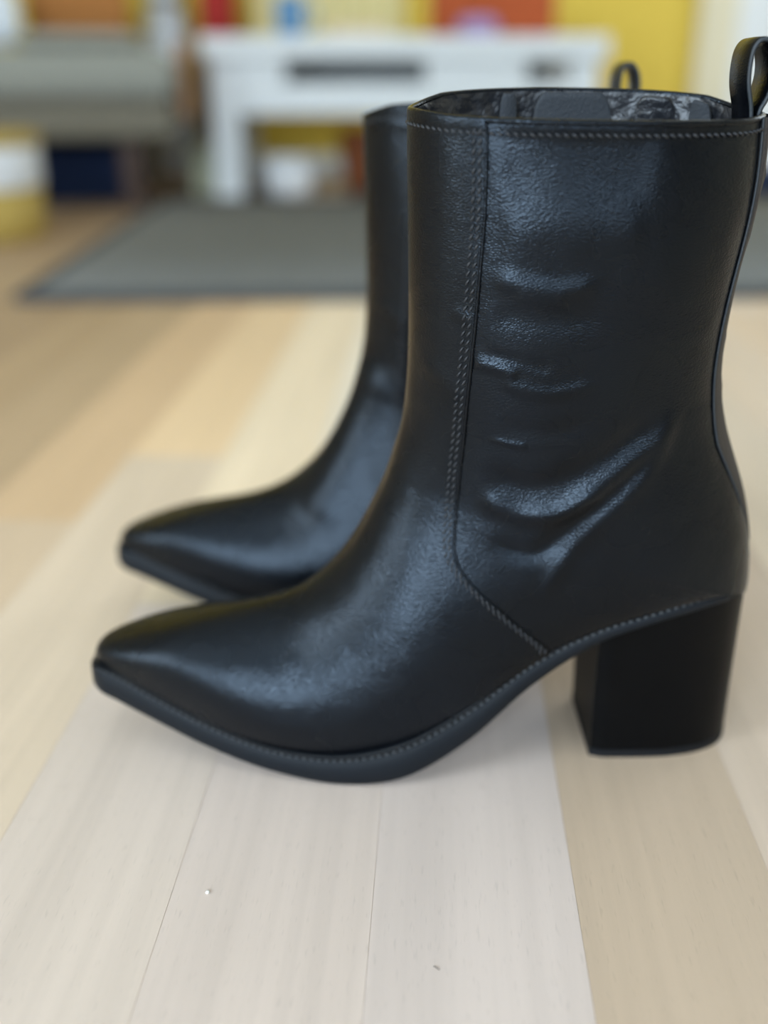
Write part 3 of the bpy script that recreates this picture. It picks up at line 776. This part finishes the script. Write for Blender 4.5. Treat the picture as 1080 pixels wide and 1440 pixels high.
sf = empty('sofa', (SFX, SFY, 0), 'low grey fabric sofa bed at the left with a small wooden end rail', 'sofa')
sf.rotation_euler.z = SFA
def on_sofa(x, y, z): return (SFX + x * math.cos(SFA) - y * math.sin(SFA), SFY + x * math.sin(SFA) + y * math.cos(SFA), z)
def sbox(nm, *a, m=None, bev=.004, seg=2): return box(nm, *a, m or M['sofa'], sf, bev, seg)
M['dark_wood'] = mat('dark_wood', lin(70, 50, 38), 0.55, 0.4, (60, .0008), 0, .15, 12)
sbox('seat_frame', -1.5, -.01, .015, .78, .160, .245, m=M['sofa_frame'], bev=.02, seg=3)
sbox('mattress', -1.5, 0, 0, .78, .246, .350, bev=.035, seg=4)
sbox('end_rail', .004, .034, .10, .60, .20, .372, m=M['oak'], bev=.010, seg=3)
for x0, y0 in ((-.14, .06), (-.14, .66), (-1.48, .06), (-1.48, .66)): sbox('leg', x0, x0 + .05, y0, y0 + .05, 0, .165, m=M['dark_wood'])
th_ = pillow('folded_throw', .15, .20, .020, M['sofa'], None, on_sofa(-.22, .30, .372), (0, 0, SFA))
tag(th_, 'light grey folded throw on the right end of the sofa', 'throw')
nb = empty('storage_box', on_sofa(-.30, .42, 0), 'dark navy fabric storage box pushed under the grey sofa', 'box')
nb.rotation_euler.z = SFA
box('body', -.17, .17, -.2, .2, 0, .115, M['navy'], nb, .01, 3); box('lid', -.175, .175, -.205, .205, .108, .145, M['navy'], nb, .008, 3)
tc_ = pillow('scatter_cushion', .135, .06, .10, M['terracotta'], None, on_sofa(-.25, .62, .466), (.15, 0, SFA))
tag(tc_, 'orange brown cushion leaning at the back of the grey sofa', 'cushion')
M['pale'] = mat('pale_fabric', lin(225, 230, 235), 0.9, 0.2, (300, .001), 0, .04, 10)
wp = pillow('scatter_cushion', .10, .07, .07, M['pale'], None, on_sofa(-.475, .40, .434), (.1, 0, .25))
tag(wp, 'white cushion at the far left on the grey sofa', 'cushion')
vs_ = empty('vase', (-.66, 3.42, 0), 'pale grey floor vase standing behind the wooden sofa end', 'vase')
lathe('body', [(.06, 0), (.075, .02), (.085, .2), (.07, .40), (.045, .50), (.05, .56), (.044, .56), (.038, .5)], M['pale'], vs_)
lathe('neck_band', [(.0465, .49), (.050, .495), (.0495, .51), (.0455, .515)], M['sofa_frame'], vs_, None, 28, False)
tote = empty('tote_bag', (-.50, 3.42, 0), 'tall red bag with dark red lower half standing against the yellow wall', 'bag')
bm = boxbm(bmesh.new(), -.045, .045, -.08, .08, 0, .40, .015, 3); bmobj('lower_body', bm, M['dark_red'], tote, True)
bm = boxbm(bmesh.new(), -.047, .047, -.082, .082, .39, .56, .015, 3); bmobj('upper_body', bm, M['red'], tote, True)
for y in (-.07, .07): obj('handle', *tube(np.stack([.03 * np.cos(np.linspace(0, math.pi, 16)), np.full(16, y), .555 + .07 * np.sin(np.linspace(0, math.pi, 16))], 1), .005, 8), M['red'], tote)
yb = empty('canister', (-.81, 2.08, 0), 'round yellow canister with a white band standing at the left edge', 'canister')
lathe('body', [(.130, 0), (.138, .006), (.140, .100)], M['ochre'], yb)
lathe('white_band', [(.1405, .098), (.142, .101), (.142, .172), (.1405, .175)], M['white_plastic'], yb)
lathe('lid', [(.140, .172), (.146, .175), (.146, .190), (.140, .196), (.02, .198)], M['ochre'], yb)
# ------------------------------------------------------------------ right edge: dark blue cushion on the floor by the door
fc = pillow('floor_cushion', .22, .16, .035, M['navy'], None, (1.16, 2.95, .036), (0, 0, .1))
tag(fc, 'flat dark blue floor cushion at the right behind the boots', 'cushion')
